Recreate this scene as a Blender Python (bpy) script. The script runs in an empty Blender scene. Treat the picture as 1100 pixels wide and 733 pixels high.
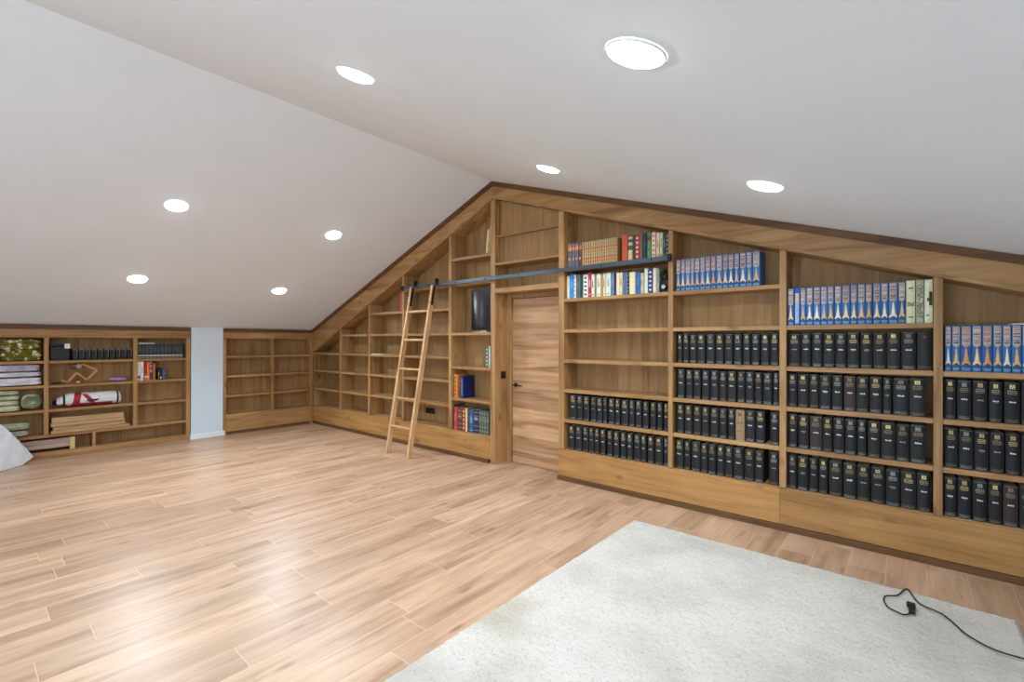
import bpy, bmesh, math, random
from mathutils import Vector, Matrix, noise
random.seed(7)
C = bpy.context.scene.collection
SC = bpy.context.scene
PI = math.pi

# ------------------------------------------------------------------ camera, world, exposure
LAMP = 42.0          # radiance of the lamp lenses
WATT = 12.0          # power of each recessed lamp
LCOL = (0.87, 0.97, 1.07)
DAY = 7.0            # daylight through the added, unseen window behind
cam = bpy.data.objects.new('camera', bpy.data.cameras.new('camera'))
C.objects.link(cam)
cam.data.sensor_width = 36.0
cam.data.lens = 506.94 / 1100 * 36.0
cam.data.clip_start = 0.05
cam.matrix_world = (Matrix.Translation((8.3702, -4.2664, 1.5)) @ Matrix.Rotation(0.7007, 4, 'Z')
                    @ Matrix.Rotation(PI / 2 + 0.0017, 4, 'X') @ Matrix.Rotation(0.0021, 4, 'Z'))
SC.camera = cam
w = bpy.data.worlds.new('daylight'); SC.world = w; w.use_nodes = True
w.node_tree.nodes['Background'].inputs[0].default_value = (0.62, 0.82, 1.0, 1)
w.node_tree.nodes['Background'].inputs[1].default_value = DAY
SC.view_settings.view_transform = 'Standard'
SC.view_settings.look = 'None'
SC.view_settings.exposure = 0.42
SC.view_settings.gamma = 1.0
SC.view_settings.use_curve_mapping = False
SC.cycles.max_bounces = 10
SC.cycles.diffuse_bounces = 6
SC.cycles.sample_clamp_indirect = 6.0

# ------------------------------------------------------------------ materials
def lin(r, g, b):
    f = lambda c: (c / 255 / 12.92) if c / 255 <= 0.04045 else ((c / 255 + 0.055) / 1.055) ** 2.4
    return (f(r), f(g), f(b), 1)

class NT:
    def __init__(s, name):
        s.m = bpy.data.materials.new(name); s.m.use_nodes = True
        s.t = s.m.node_tree; s.b = s.t.nodes['Principled BSDF']
    def n(s, kind, **kw):
        o = s.t.nodes.new('ShaderNode' + kind)
        for k, v in kw.items(): setattr(o, k, v)
        return o
    def l(s, a, b): s.t.links.new(a, b)
    def math(s, op, a, b=None, c=None):
        o = s.n('Math', operation=op)
        for i, v in enumerate((a, b, c)):
            if v is None: continue
            if isinstance(v, (int, float)): o.inputs[i].default_value = v
            else: s.l(v, o.inputs[i])
        return o.outputs[0]
    def ramp(s, fac, stops):
        o = s.n('ValToRGB'); e = o.color_ramp.elements
        while len(e) < len(stops): e.new(0.5)
        for k, (p, c) in enumerate(stops): e[k].position = p; e[k].color = c
        s.l(fac, o.inputs[0]); return o.outputs[0]
    def noise(s, vec, scale=1.0, detail=4.0, rough=0.55, dist=0.0):
        o = s.n('TexNoise'); o.inputs['Scale'].default_value = scale; o.inputs['Detail'].default_value = detail
        o.inputs['Roughness'].default_value = rough; o.inputs['Distortion'].default_value = dist
        s.l(vec, o.inputs['Vector']); return o.outputs[0]
    def mapping(s, vec, scale, loc=(0, 0, 0)):
        o = s.n('Mapping'); o.inputs['Scale'].default_value = scale; o.inputs['Location'].default_value = loc
        s.l(vec, o.inputs[0]); return o.outputs[0]
    def mul(s, a, b, fac=1.0, mode='MULTIPLY'):
        o = s.n('MixRGB', blend_type=mode); o.inputs[0].default_value = fac
        for i, v in ((1, a), (2, b)):
            if isinstance(v, tuple): o.inputs[i].default_value = v
            else: s.l(v, o.inputs[i])
        return o.outputs[0]
    def bump(s, h, strength=0.2, dist=0.002):
        o = s.n('Bump'); o.inputs['Strength'].default_value = strength; o.inputs['Distance'].default_value = dist
        s.l(h, o.inputs['Height']); s.l(o.outputs[0], s.b.inputs['Normal'])

def plain(name, rgb, rough=0.6, metal=0.0, var=0.12, vscale=30.0, spec=0.4):
    """a solid colour with faint procedural mottling"""
    k = NT(name); tc = k.n('TexCoord').outputs['Object']
    nz = k.noise(tc, vscale, 3)
    lo = tuple(c * (1 - var) for c in rgb[:3]) + (1,); hi = tuple(min(1, c * (1 + var)) for c in rgb[:3]) + (1,)
    k.l(k.ramp(nz, [(0.3, lo), (0.7, hi)]), k.b.inputs['Base Color'])
    k.b.inputs['Roughness'].default_value = rough; k.b.inputs['Metallic'].default_value = metal
    k.b.inputs['Specular IOR Level'].default_value = spec
    return k.m

def wood(name, dark, mid, light, axis, rough=0.45, knots=True, tint=0.16, bands=None):
    k = NT(name); tc = k.n('TexCoord').outputs['Object']
    oi = k.n('ObjectInfo').outputs['Random']
    off = k.n('CombineXYZ')
    for i in range(3): k.l(k.math('MULTIPLY', oi, 17.3 + 9 * i), off.inputs[i])
    ad = k.n('VectorMath', operation='ADD'); k.l(tc, ad.inputs[0]); k.l(off.outputs[0], ad.inputs[1])
    v = ad.outputs[0]
    sc = [13.0, 13.0, 13.0]; sc[axis] = 0.9
    fine = [120.0, 120.0, 120.0]; fine[axis] = 4.0
    n1 = k.noise(k.mapping(v, sc), 1.0, 5, 0.6, 0.9)
    col = k.ramp(n1, [(0.28, dark), (0.5, mid), (0.75, light)])
    n2 = k.noise(k.mapping(v, fine), 1.0, 3, 0.6)
    col = k.mul(col, k.ramp(n2, [(0.3, (0.86, 0.84, 0.82, 1)), (0.65, (1, 1, 1, 1))]), 0.75)
    big = k.noise(k.mapping(v, (1.1, 1.1, 1.1)), 1.6, 2)
    col = k.mul(col, k.ramp(big, [(0.3, (0.82, 0.80, 0.78, 1)), (0.7, (1.08, 1.08, 1.08, 1))]), 0.8)
    if knots:
        ks = [5.0, 5.0, 5.0]; ks[axis] = 2.4
        vo = k.n('TexVoronoi'); vo.inputs['Scale'].default_value = 1.0
        wv = k.n('VectorMath', operation='ADD'); k.l(k.mapping(v, ks), wv.inputs[0])
        nn = k.n('TexNoise'); nn.inputs['Scale'].default_value = 6.0; k.l(v, nn.inputs['Vector'])
        vm = k.n('VectorMath', operation='SCALE'); vm.inputs['Scale'].default_value = 0.14
        k.l(nn.outputs[1], vm.inputs[0]); k.l(vm.outputs[0], wv.inputs[1])
        k.l(wv.outputs[0], vo.inputs['Vector'])
        col = k.mul(col, k.ramp(vo.outputs['Distance'], [(0.05, (0.38, 0.30, 0.24, 1)), (0.16, (1, 1, 1, 1))]), 0.7)
    if bands:
        sx = k.n('SeparateXYZ'); k.l(tc, sx.inputs[0])
        row = k.math('FLOOR', k.math('DIVIDE', sx.outputs[2], bands))
        wn = k.n('TexWhiteNoise', noise_dimensions='1D'); k.l(row, wn.inputs['W'])
        col = k.mul(col, k.ramp(wn.outputs[0], [(0.0, (0.80, 0.78, 0.76, 1)), (1.0, (1.12, 1.12, 1.12, 1))]))
    val = k.math('ADD', k.math('MULTIPLY', oi, tint), 1 - tint / 2)
    cv = k.n('CombineXYZ')
    for i in range(3): k.l(val, cv.inputs[i])
    col = k.mul(col, cv.outputs[0])
    k.l(col, k.b.inputs['Base Color'])
    k.b.inputs['Roughness'].default_value = rough
    k.b.inputs['Specular IOR Level'].default_value = 0.35
    k.bump(n2, 0.12, 0.001)
    return k.m

OAK = (lin(130, 93, 54), lin(170, 129, 82), lin(194, 154, 105))
WX = wood('stained_oak_along', *OAK, 0)
WY = wood('stained_oak_across', *OAK, 1)
WZ = wood('stained_oak_upright', *OAK, 2)
WB = wood('oak_back_panel', lin(134, 100, 60), lin(162, 125, 80), lin(180, 143, 96), 2, 0.6, False)
WK = wood('oak_kick_board', lin(140, 98, 52), lin(178, 132, 78), lin(196, 150, 94), 0, 0.42)
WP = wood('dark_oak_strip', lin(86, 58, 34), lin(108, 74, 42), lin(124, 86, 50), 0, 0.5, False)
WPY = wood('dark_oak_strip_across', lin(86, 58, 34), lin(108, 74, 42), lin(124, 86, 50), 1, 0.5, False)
DOORW = wood('door_oak', lin(146, 106, 74), lin(192, 150, 112), lin(216, 178, 138), 0, 0.42, True, 0.0, 0.17)
LADW = wood('ladder_oak', lin(172, 130, 86), lin(204, 164, 118), lin(222, 186, 142), 2, 0.45, False)
PINE = wood('raw_pine', lin(150, 116, 78), lin(186, 152, 108), lin(206, 176, 132), 1, 0.6)
GREYP = wood('grey_pine', lin(150, 126, 112), lin(178, 154, 140), lin(196, 174, 158), 1, 0.65)

def floor_material():
    k = NT('plank_tile_floor'); tc = k.n('TexCoord').outputs['Object']
    s = k.n('SeparateXYZ'); k.l(tc, s.inputs[0])
    xs = k.math('DIVIDE', k.math('ADD', s.outputs[0], 0.15 + 4.0), 0.2)
    row = k.math('FLOOR', xs); fx = k.math('FRACT', xs)
    wn = k.n('TexWhiteNoise', noise_dimensions='1D'); k.l(row, wn.inputs['W'])
    ys = k.math('ADD', k.math('DIVIDE', k.math('ADD', s.outputs[1], 30.0), 1.2), wn.outputs[0])
    idy = k.math('FLOOR', ys); fy = k.math('FRACT', ys)
    idv = k.n('CombineXYZ'); k.l(row, idv.inputs[0]); k.l(idy, idv.inputs[1])
    wn2 = k.n('TexWhiteNoise', noise_dimensions='2D'); k.l(idv.outputs[0], wn2.inputs['Vector'])
    sc = k.n('VectorMath', operation='SCALE'); sc.inputs['Scale'].default_value = 23.7; k.l(wn2.outputs[1], sc.inputs[0])
    ad = k.n('VectorMath', operation='ADD'); k.l(tc, ad.inputs[0]); k.l(sc.outputs[0], ad.inputs[1])
    v = ad.outputs[0]
    n1 = k.noise(k.mapping(v, (8, 0.9, 1)), 1.0, 5, 0.58, 0.5)
    col = k.ramp(n1, [(0.20, lin(160, 126, 98)), (0.42, lin(190, 155, 126)), (0.60, lin(205, 171, 142)), (0.8, lin(218, 187, 160))])
    n2 = k.noise(k.mapping(v, (70, 2.6, 1)), 1.0, 3, 0.6)
    col = k.mul(col, k.ramp(n2, [(0.3, (0.84, 0.82, 0.80, 1)), (0.62, (1, 1, 1, 1))]), 0.8)
    n3 = k.noise(k.mapping(v, (11, 1.5, 1)), 1.0, 5, 0.62, 0.3)
    col = k.mul(col, k.ramp(n3, [(0.50, (1, 1, 1, 1)), (0.76, (0.54, 0.49, 0.46, 1))]), 0.9)
    vo = k.n('TexVoronoi'); vo.inputs['Scale'].default_value = 1.0; k.l(k.mapping(v, (6.5, 1.9, 1)), vo.inputs['Vector'])
    col = k.mul(col, k.ramp(vo.outputs['Distance'], [(0.04, (0.52, 0.44, 0.38, 1)), (0.13, (1, 1, 1, 1))]), 0.7)
    col = k.mul(col, k.ramp(wn2.outputs[0], [(0, (0.84, 0.83, 0.82, 1)), (1, (1.07, 1.07, 1.07, 1))]))
    ex = k.math('MINIMUM', fx, k.math('SUBTRACT', 1.0, fx)); ey = k.math('MINIMUM', fy, k.math('SUBTRACT', 1.0, fy))
    g = k.math('MAXIMUM', k.math('LESS_THAN', ex, 0.0065), k.math('LESS_THAN', ey, 0.0012))
    mx = k.n('MixRGB'); k.l(g, mx.inputs[0]); k.l(col, mx.inputs[1]); mx.inputs[2].default_value = lin(220, 190, 164)
    k.l(mx.outputs[0], k.b.inputs['Base Color'])
    k.l(k.math('ADD', k.math('MULTIPLY', n1, 0.10), 0.30), k.b.inputs['Roughness'])
    k.b.inputs['Specular IOR Level'].default_value = 0.5
    k.bump(k.math('SUBTRACT', n2, k.math('MULTIPLY', g, 1.0)), 0.06, 0.0015)
    return k.m
FLOOR = floor_material()
PAINT = plain('ceiling_paint', (0.765, 0.815, 0.858, 1), 0.9, 0, 0.012, 3, 0.2)
PILLAR = plain('cool_white_wall_paint', (0.66, 0.76, 0.84, 1), 0.75, 0, 0.02, 3, 0.3)
SKIRT = plain('white_gloss_paint', (0.80, 0.84, 0.87, 1), 0.4, 0, 0.02, 5)
BLACK = plain('black_metal', (0.012, 0.012, 0.014, 1), 0.4, 0.3, 0.2)
BLACKP = plain('black_plastic', (0.010, 0.010, 0.012, 1), 0.45, 0, 0.2)
RAILM = plain('blue_grey_steel', (0.10, 0.125, 0.15, 1), 0.32, 0.85, 0.12)
BRONZE = plain('dark_bronze', (0.035, 0.022, 0.014, 1), 0.35, 0.7, 0.2)
WHITEP = plain('white_plastic', (0.8, 0.8, 0.8, 1), 0.4, 0, 0.03)
PAGE = plain('page_paper', (0.62, 0.56, 0.44, 1), 0.85, 0, 0.12, 120)
GLASS_BLK = plain('black_glass', (0.006, 0.006, 0.008, 1), 0.24, 0, 0.05, 5, 0.6)
SILVER = plain('brushed_silver', (0.6, 0.6, 0.62, 1), 0.3, 0.9, 0.1)
G_HI = plain('gilt_bright', (0.66, 0.56, 0.22, 1), 0.45, 0.15, 0.25, 160)
G_MID = plain('gilt_worn', (0.46, 0.35, 0.14, 1), 0.5, 0.15, 0.3, 160)
G_DUL = plain('gilt_faded', (0.22, 0.17, 0.10, 1), 0.55, 0.1, 0.35, 160)
T_GRY = plain('grey_lettering', (0.26, 0.27, 0.24, 1), 0.6, 0, 0.3, 200)
T_WHT = plain('white_lettering', (0.62, 0.62, 0.58, 1), 0.6, 0, 0.2, 200)
T_BRN = plain('orange_lettering', (0.45, 0.17, 0.06, 1), 0.6, 0, 0.3, 200)
T_BLK = plain('black_lettering', (0.012, 0.012, 0.016, 1), 0.6, 0, 0.2, 200)
_mats = {}
def colm(rgb, rough=0.55, var=0.12):
    key = (tuple(rgb), rough, var)
    if key not in _mats:
        _mats[key] = plain('cover_%d_%d_%d' % tuple(rgb), lin(*rgb), rough, 0, var, 60)
    return _mats[key]

def emis(name, col, s):
    k = NT(name); k.b.inputs['Base Color'].default_value = (0.9, 0.9, 0.9, 1)
    k.b.inputs['Emission Color'].default_value = col; k.b.inputs['Emission Strength'].default_value = s
    return k.m
LAMPM = emis('lamp_diffuser', (0.83, 0.93, 1.0, 1), LAMP)

def mottle(name, stops, scale, rough=0.85, vor=False, bump=0.0):
    k = NT(name); tc = k.n('TexCoord').outputs['Object']
    if vor:
        o = k.n('TexVoronoi'); o.inputs['Scale'].default_value = scale
        wv = k.n('VectorMath', operation='ADD'); nn = k.n('TexNoise'); nn.inputs['Scale'].default_value = scale * 1.3
        k.l(tc, nn.inputs['Vector']); vm = k.n('VectorMath', operation='SCALE'); vm.inputs['Scale'].default_value = 0.12
        k.l(nn.outputs[1], vm.inputs[0]); k.l(tc, wv.inputs[0]); k.l(vm.outputs[0], wv.inputs[1]); k.l(wv.outputs[0], o.inputs['Vector'])
        f = o.outputs['Distance']
    else: f = k.noise(tc, scale, 5, 0.6)
    k.l(k.ramp(f, stops), k.b.inputs['Base Color']); k.b.inputs['Roughness'].default_value = rough
    k.b.inputs['Specular IOR Level'].default_value = 0.2
    if bump: k.bump(k.noise(tc, scale * 8, 4), bump, 0.01)
    return k.m

# ------------------------------------------------------------------ mesh helpers
class MB:
    def __init__(s): s.v = []; s.f = []; s.mi = []
    def box(s, a, b, mi=0):
        x0, y0, z0 = a; x1, y1, z1 = b; n = len(s.v)
        s.v += [(x0, y0, z0), (x1, y0, z0), (x1, y1, z0), (x0, y1, z0), (x0, y0, z1), (x1, y0, z1), (x1, y1, z1), (x0, y1, z1)]
        for q in ((0, 3, 2, 1), (4, 5, 6, 7), (0, 1, 5, 4), (1, 2, 6, 5), (2, 3, 7, 6), (3, 0, 4, 7)):
            s.f.append(tuple(n + i for i in q)); s.mi.append(mi)
        return s
    def hexa(s, p, mi=0):          # eight corners, bottom ring then top ring
        n = len(s.v); s.v += [tuple(q) for q in p]
        for q in ((0, 3, 2, 1), (4, 5, 6, 7), (0, 1, 5, 4), (1, 2, 6, 5), (2, 3, 7, 6), (3, 0, 4, 7)):
            s.f.append(tuple(n + i for i in q)); s.mi.append(mi)
        return s
    def poly(s, pts, mi=0):
        n = len(s.v); s.v += [tuple(q) for q in pts]; s.f.append(tuple(range(n, n + len(pts)))); s.mi.append(mi); return s
    def prism(s, pts, vec, mi=0):  # planar outline pushed along vec
        n = len(s.v); m = len(pts); vec = Vector(vec)
        s.v += [tuple(q) for q in pts] + [tuple(Vector(q) + vec) for q in pts]
        s.f.append(tuple(range(n + m - 1, n - 1, -1))); s.mi.append(mi)
        s.f.append(tuple(range(n + m, n + 2 * m))); s.mi.append(mi)
        for i in range(m):
            j = (i + 1) % m; s.f.append((n + i, n + j, n + m + j, n + m + i)); s.mi.append(mi)
        return s
    def tube(s, a, b, r, seg=12, mi=0, r2=None, caps=True):
        a, b = Vector(a), Vector(b); d = (b - a).normalized(); r2 = r if r2 is None else r2
        u = d.cross((0, 0, 1)) if abs(d.z) < 0.9 else d.cross((1, 0, 0)); u.normalize(); q = d.cross(u); n = len(s.v)
        for c, rr in ((a, r), (b, r2)):
            for i in range(seg):
                t = 2 * PI * i / seg; s.v.append(tuple(c + (u * math.cos(t) + q * math.sin(t)) * rr))
        for i in range(seg):
            j = (i + 1) % seg; s.f.append((n + i, n + j, n + seg + j, n + seg + i)); s.mi.append(mi)
        if caps:
            s.f.append(tuple(range(n + seg - 1, n - 1, -1))); s.mi.append(mi)
            s.f.append(tuple(range(n + seg, n + 2 * seg))); s.mi.append(mi)
        return s
    def bar(s, a, b, wv, hv, mi=0):  # square bar from a to b; wv, hv are half-extent vectors
        a, b, wv, hv = Vector(a), Vector(b), Vector(wv), Vector(hv)
        return s.hexa([a - wv - hv, a + wv - hv, a + wv + hv, a - wv + hv, b - wv - hv, b + wv - hv, b + wv + hv, b - wv + hv], mi)
    def grid(s, fn, nu, nv, mi=0, wrapu=False, wrapv=False):
        n = len(s.v); cu = nu if wrapu else nu + 1; cv = nv if wrapv else nv + 1
        for j in range(cv):
            for i in range(cu): s.v.append(tuple(fn(i / nu, j / nv)))
        for j in range(nv):
            for i in range(nu):
                a = n + j * cu + i; b = n + j * cu + (i + 1) % cu
                c = n + ((j + 1) % cv) * cu + (i + 1) % cu; d = n + ((j + 1) % cv) * cu + i
                s.f.append((a, b, c, d)); s.mi.append(mi)
        return s
    def mesh(s, name, mats, bevel=0.0, smooth=False, weld=False):
        me = bpy.data.meshes.new(name); me.from_pydata(s.v, [], s.f)
        for m in (mats if isinstance(mats, (list, tuple)) else [mats]): me.materials.append(m)
        me.polygons.foreach_set('material_index', s.mi)
        bm = bmesh.new(); bm.from_mesh(me)
        if weld: bmesh.ops.remove_doubles(bm, verts=bm.verts, dist=1e-5)
        bmesh.ops.recalc_face_normals(bm, faces=bm.faces)
        if bevel: bmesh.ops.bevel(bm, geom=bm.edges[:], offset=bevel, segments=1, profile=0.5, affect='EDGES')
        if smooth:
            for f in bm.faces: f.smooth = True
        bm.to_mesh(me); bm.free(); me.update()
        return me

def link(name, me, parent=None, loc=None):
    o = bpy.data.objects.new(name, me); C.objects.link(o)
    if parent is not None: o.parent = parent
    if loc is not None: o.location = loc
    return o
def part(name, mb, mats, parent, bevel=0.0, smooth=False, weld=False, label=None):
    o = link(name, mb.mesh(name, mats, bevel, smooth, weld), parent)
    if label: o['label'] = label
    return o
def thing(name, label, cat, loc=(0, 0, 0), rz=0.0, group=None):
    o = bpy.data.objects.new(name, None); C.objects.link(o); o.empty_display_size = 0.1
    o.location = loc; o.rotation_euler = (0, 0, rz); o['label'] = label; o['category'] = cat
    if group: o['group'] = group
    return o
def struct(name, mb, mats, parent=None, **kw):
    o = link(name, mb.mesh(name, mats, **kw), parent)
    if parent is None: o['kind'] = 'structure'
    return o
def bx(a, b): return MB().box(a, b)

# ------------------------------------------------------------------ setting
AX, AZ = 4.466, 3.462                       # ridge
LS, RS = 0.392, 0.3207                      # slopes of the two ceiling planes
zl = lambda x: AZ - LS * (AX - x)
zr = lambda x: AZ - RS * (x - AX)
XR, YN, YF = 9.62, -7.4, 0.30
struct('floor', bx((-0.30, YN - .1, -0.08), (XR + .1, YF, 0)), FLOOR)
m = MB()
m.prism([(-0.35, YF + .05, zl(-0.35)), (AX, YF + .05, AZ), (XR + .15, YF + .05, zr(XR + .15)),
         (XR + .15, YF + .05, zr(XR + .15) + .12), (AX, YF + .05, AZ + .12), (-0.35, YF + .05, zl(-0.35) + .12)], (0, YN - YF - .2, 0))
struct('ceiling', m, PAINT)
m = bx((-0.32, YN, 0.0), (-0.245, YF, 1.60))
m.prism([(-0.245, -1.922, 0.0), (-0.001, -1.922, 0.0), (-0.001, -1.922, zl(0) + .002), (-0.245, -1.922, zl(-.245) + .002)], (0, 0.436, 0))
struct('wall_left', m, PILLAR)
bb = MB().box((0.0005, -1.934, 0.0), (0.016, -1.460, 0.066))
bb.box((0.0005, -1.934, 0.066), (0.010, -1.460, 0.074))
struct('baseboard_left', bb, SKIRT, bevel=0.002)
struct('wall_far', MB().prism([(-0.32, YF, 0), (XR, YF, 0), (XR, YF, zr(XR)), (AX, YF, AZ), (-0.32, YF, zl(-.32))], (0, .1, 0)), PAINT)
struct('wall_right', bx((XR, YN, 0), (XR + .1, YF, zr(XR) - .01)), PAINT)
# wall behind the camera with one wide window, unseen and added to bring in daylight
wn = MB(); W0, W1, WZ0, WZ1 = 4.9, 9.1, 0.45, 1.75
wn.box((-0.32, YN - .1, 0), (W0, YN, zl(-.32))).box((W1, YN - .1, 0), (XR, YN, zr(XR)))
wn.box((W0, YN - .1, 0), (W1, YN, WZ0))
wn.prism([(-.32, YN - .1, zl(-.32)), (W0, YN - .1, zl(-.32)), (W0, YN - .1, WZ1), (W1, YN - .1, WZ1), (W1, YN - .1, zr(XR)), (XR, YN - .1, zr(XR)), (AX, YN - .1, AZ)], (0, .1, 0))
struct('wall_near', wn, PAINT)
wf = MB()
for x in (W0, W0 + 1.4, W0 + 2.8, W1): wf.box((x - .03, YN - .09, WZ0), (x + .03, YN - .02, WZ1))
for z in (WZ0, WZ1): wf.box((W0, YN - .089, z - .03), (W1, YN - .021, z + .03))
struct('added_window_1', wf, SKIRT)

# rake fascias along the top of the gable bookcase
lipl = lambda x: 1.335 + (3.24 - 1.335) / (4.45 - 0.10) * (x - 0.10)
lipr = lambda x: 3.245 - 0.3243 * (x - 4.49)
FX = 4.46
def rake(name, x0, x1, lip, top, mat):
    f = MB().prism([(x0, -.012, lip(x0)), (x1, -.012, lip(x1)), (x1, -.012, top(x1) - .002), (x0, -.012, top(x0) - .002)], (0, .026, 0))
    o = struct(name, f, mat)
    c = MB().prism([(x0, -.036, top(x0) - .058), (x1, -.036, top(x1) - .058), (x1, -.036, top(x1) - .003), (x0, -.036, top(x0) - .003)], (0, .0235, 0))
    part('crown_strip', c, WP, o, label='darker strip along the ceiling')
    l = MB().prism([(x0, -.020, lip(x0)), (x1, -.020, lip(x1)), (x1, -.020, lip(x1) + .022), (x0, -.020, lip(x0) + .022)], (0, .0075, 0))
    part('lower_lip', l, WX, o)
    return o
rake('trim_1', 0.002, FX, lipl, zl, WX)
rake('trim_2', FX + .001, XR - .002, lipr, zr, WX)

# door in its recess
door = MB().box((4.585, .236, .006), (5.352, .276, 2.030))
d1 = struct('door_1', door, DOORW, bevel=.002)
cs = MB().box((4.499, .222, 0), (4.580, .285, 2.088)).box((5.357, .222, 0), (5.434, .285, 2.088)).box((4.580, .222, 2.036), (5.357, .285, 2.088))
part('door_casing', cs, WZ, d1, .002)
hd = MB().tube((4.640, .237, .965), (4.640, .224, .965), .027, 18)
hd.tube((4.640, .224, .965), (4.640, .190, .965), .010).tube((4.628, .192, .965), (4.765, .192, .962), .010, 12, 0, .008)
part('door_handle', hd, BRONZE, d1, label='dark bronze lever handle')

# ------------------------------------------------------------------ recessed lamps
def make_lamp():
    t = thing('ceiling_light', '', 'light')
    ring = MB()
    def prof(u, v):
        r, z = ((.0985, 0), (.0985, -.005), (.0955, -.009), (.092, -.006))[min(3, int(round(v * 3)))]
        a = u * 2 * PI; return (r * math.cos(a), r * math.sin(a), z)
    ring.grid(prof, 36, 3, wrapu=True)
    part('trim_ring', ring, WHITEP, t, smooth=True)
    ds = MB()
    def dome(u, v):
        r = .0925 * math.cos(v * PI / 2 * .98); z = -.006 - .016 * math.sin(v * PI / 2)
        a = u * 2 * PI; return (r * math.cos(a), r * math.sin(a), z)
    ds.grid(dome, 24, 4, wrapu=True)
    n = len(ds.v); ds.poly([ds.v[i] for i in range(n - 24, n)])
    part('diffuser', ds, LAMPM, t, smooth=True)
    la = bpy.data.lights.new('lamp_light', 'AREA'); la.shape = 'DISK'; la.size = .15; la.energy = WATT; la.color = LCOL
    la.spread = math.radians(146)
    lo = bpy.data.objects.new('lamp_light', la); C.objects.link(lo); lo.parent = t; lo.location = (0, 0, -.0235)
    return t
def copy_tree(o, parent=None):
    c = o.copy(); C.objects.link(c)
    if parent is not None: c.parent = parent
    for ch in list(o.children): copy_tree(ch, c)
    return c
lamp0 = make_lamp(); first = True
names = {(1.35, -1.2): 'low on the left slope, nearer the bookcase gable', (2.86, -1.2): 'high on the left slope, nearer the ridge and gable',
         (1.35, -2.85): 'low on the left slope, farther from the gable', (2.86, -2.85): 'high on the left slope, farther from the gable',
         (6.05, -1.05): 'above the door side of the bookcase, small beside the ridge', (7.72, -1.2): 'right slope above the blue books',
         (6.07, -2.86): 'right slope by the ridge, toward the viewer', (7.70, -2.86): 'right slope toward the viewer, biggest and brightest'}
for (x, y) in list(names) + [(a, b) for a in (2.86, 6.05, 7.70) for b in (-6.15,)]:  # last row is assumed: unseen lamps added behind the viewer
    o = lamp0 if first else copy_tree(lamp0); first = False
    left = x < AX; z = zl(x) if left else zr(x)
    o.location = (x, y, z - .0005); o.rotation_euler = (0, -math.atan(LS) if left else math.atan(RS), 0)
    o['label'] = 'round recessed lamp ' + names.get((x, y), 'added out of sight behind the viewer')
    o['group'] = 'recessed ceiling lamps' if (x, y) in names else 'added recessed lamps behind the viewer'

# ------------------------------------------------------------------ gable bookcases
TH = .036; DB = .262
SH = [.342, .668, .990, 1.310, 1.635, 1.968, 2.298, 2.60]       # shelf tops
def upright(root, x0, x1, z0, lip, depth=DB):
    m = MB().hexa([(x0, 0, z0), (x1, 0, z0), (x1, depth, z0), (x0, depth, z0),
                   (x0, 0, lip(x0) - .002), (x1, 0, lip(x1) - .002), (x1, depth, lip(x1) - .002), (x0, depth, lip(x0) - .002)])
    return part('upright', m, WZ, root, .0015)
def shelf(root, x0, x1, z, y0=.003):
    return part('shelf', bx((x0 + .0006, y0, z - TH), (x1 - .0006, DB - .001, z)), WX, root, .002)
def backp(root, x0, x1, z0, lip):
    m = MB().prism([(x0, DB, z0), (x1, DB, z0), (x1, DB, lip(x1)), (x0, DB, lip(x0))], (0, .012, 0))
    part('back_panel', m, WB, root)
def topb(root, x0, x1, lip):
    m = MB().prism([(x0, .016, lip(x0) - .001), (x1, .016, lip(x1) - .001), (x1, .016, lip(x1) + .022), (x0, .016, lip(x0) + .022)], (0, DB - .02, 0))
    part('top_board', m, WX, root)

# left unit, from the corner to the door
L = thing('bookcase', 'stained oak gable bookcase left of the door, stepping up under the slope behind the ladder', 'bookcase', (0, 0, 0))
LU = [(.0, .048), (.908, .956), (1.774, 1.822), (2.650, 2.698), (3.666, 3.714), (4.424, 4.497)]
part('kick_board', bx((.0, -.001, .05), (4.4235, .020, .322)), WK, L, .002)
part('bottom_board', bx((.0, .0205, .300), (4.4235, DB, .335)), WX, L)
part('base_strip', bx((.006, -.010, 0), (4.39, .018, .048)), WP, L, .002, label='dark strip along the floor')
for i, (a, b) in enumerate(LU):
    upright(L, a, b, .336 if i < 5 else .0, lipl)
LSH = [[.660, .985, 1.300], [.660, .985, 1.300, 1.620], [.660, .985, 1.300, 1.620, 1.950], [.660, .985, 1.300, 1.620, 1.950, 2.262],
       [.762, 1.178, 1.618, 2.262, 2.600]]
for (u, v), hs in zip(zip(LU, LU[1:]), LSH):
    for z in hs: shelf(L, u[1], v[0], z)
    topb(L, u[1] + .001, v[0] - .001, lipl)
backp(L, .0, 4.45, .336, lipl)

# right unit
R = thing('bookcase', 'stained oak gable bookcase right of the door, filled with black and blue volumes', 'bookcase', (0, 0, 0))
RU = [(5.436, 5.506), (6.660, 6.703), (7.571, 7.619), (8.491, 8.538), (9.450, 9.500)]
part('kick_board', bx((5.436, -.001, .05), (7.575, .020, .332)), WK, R, .002)
part('kick_board', bx((7.576, -.001, .05), (9.50, .020, .332)), WK, R, .002)
part('bottom_board', bx((5.436, .0205, .306), (9.50, DB, .342)), WX, R)
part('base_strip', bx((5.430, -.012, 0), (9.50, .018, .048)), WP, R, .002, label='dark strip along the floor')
for (a, b) in RU: upright(R, a, b, .343, lipr)
RSH = [SH[1:7], SH[1:6], SH[1:5], SH[1:4]]
for (u, v), hs in zip(zip(RU, RU[1:]), RSH):
    for z in hs: shelf(R, u[1], v[0], z)
    topb(R, u[1] + .001, v[0] - .001, lipr)
backp(R, 5.45, 9.50, .343, lipr)

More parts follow.
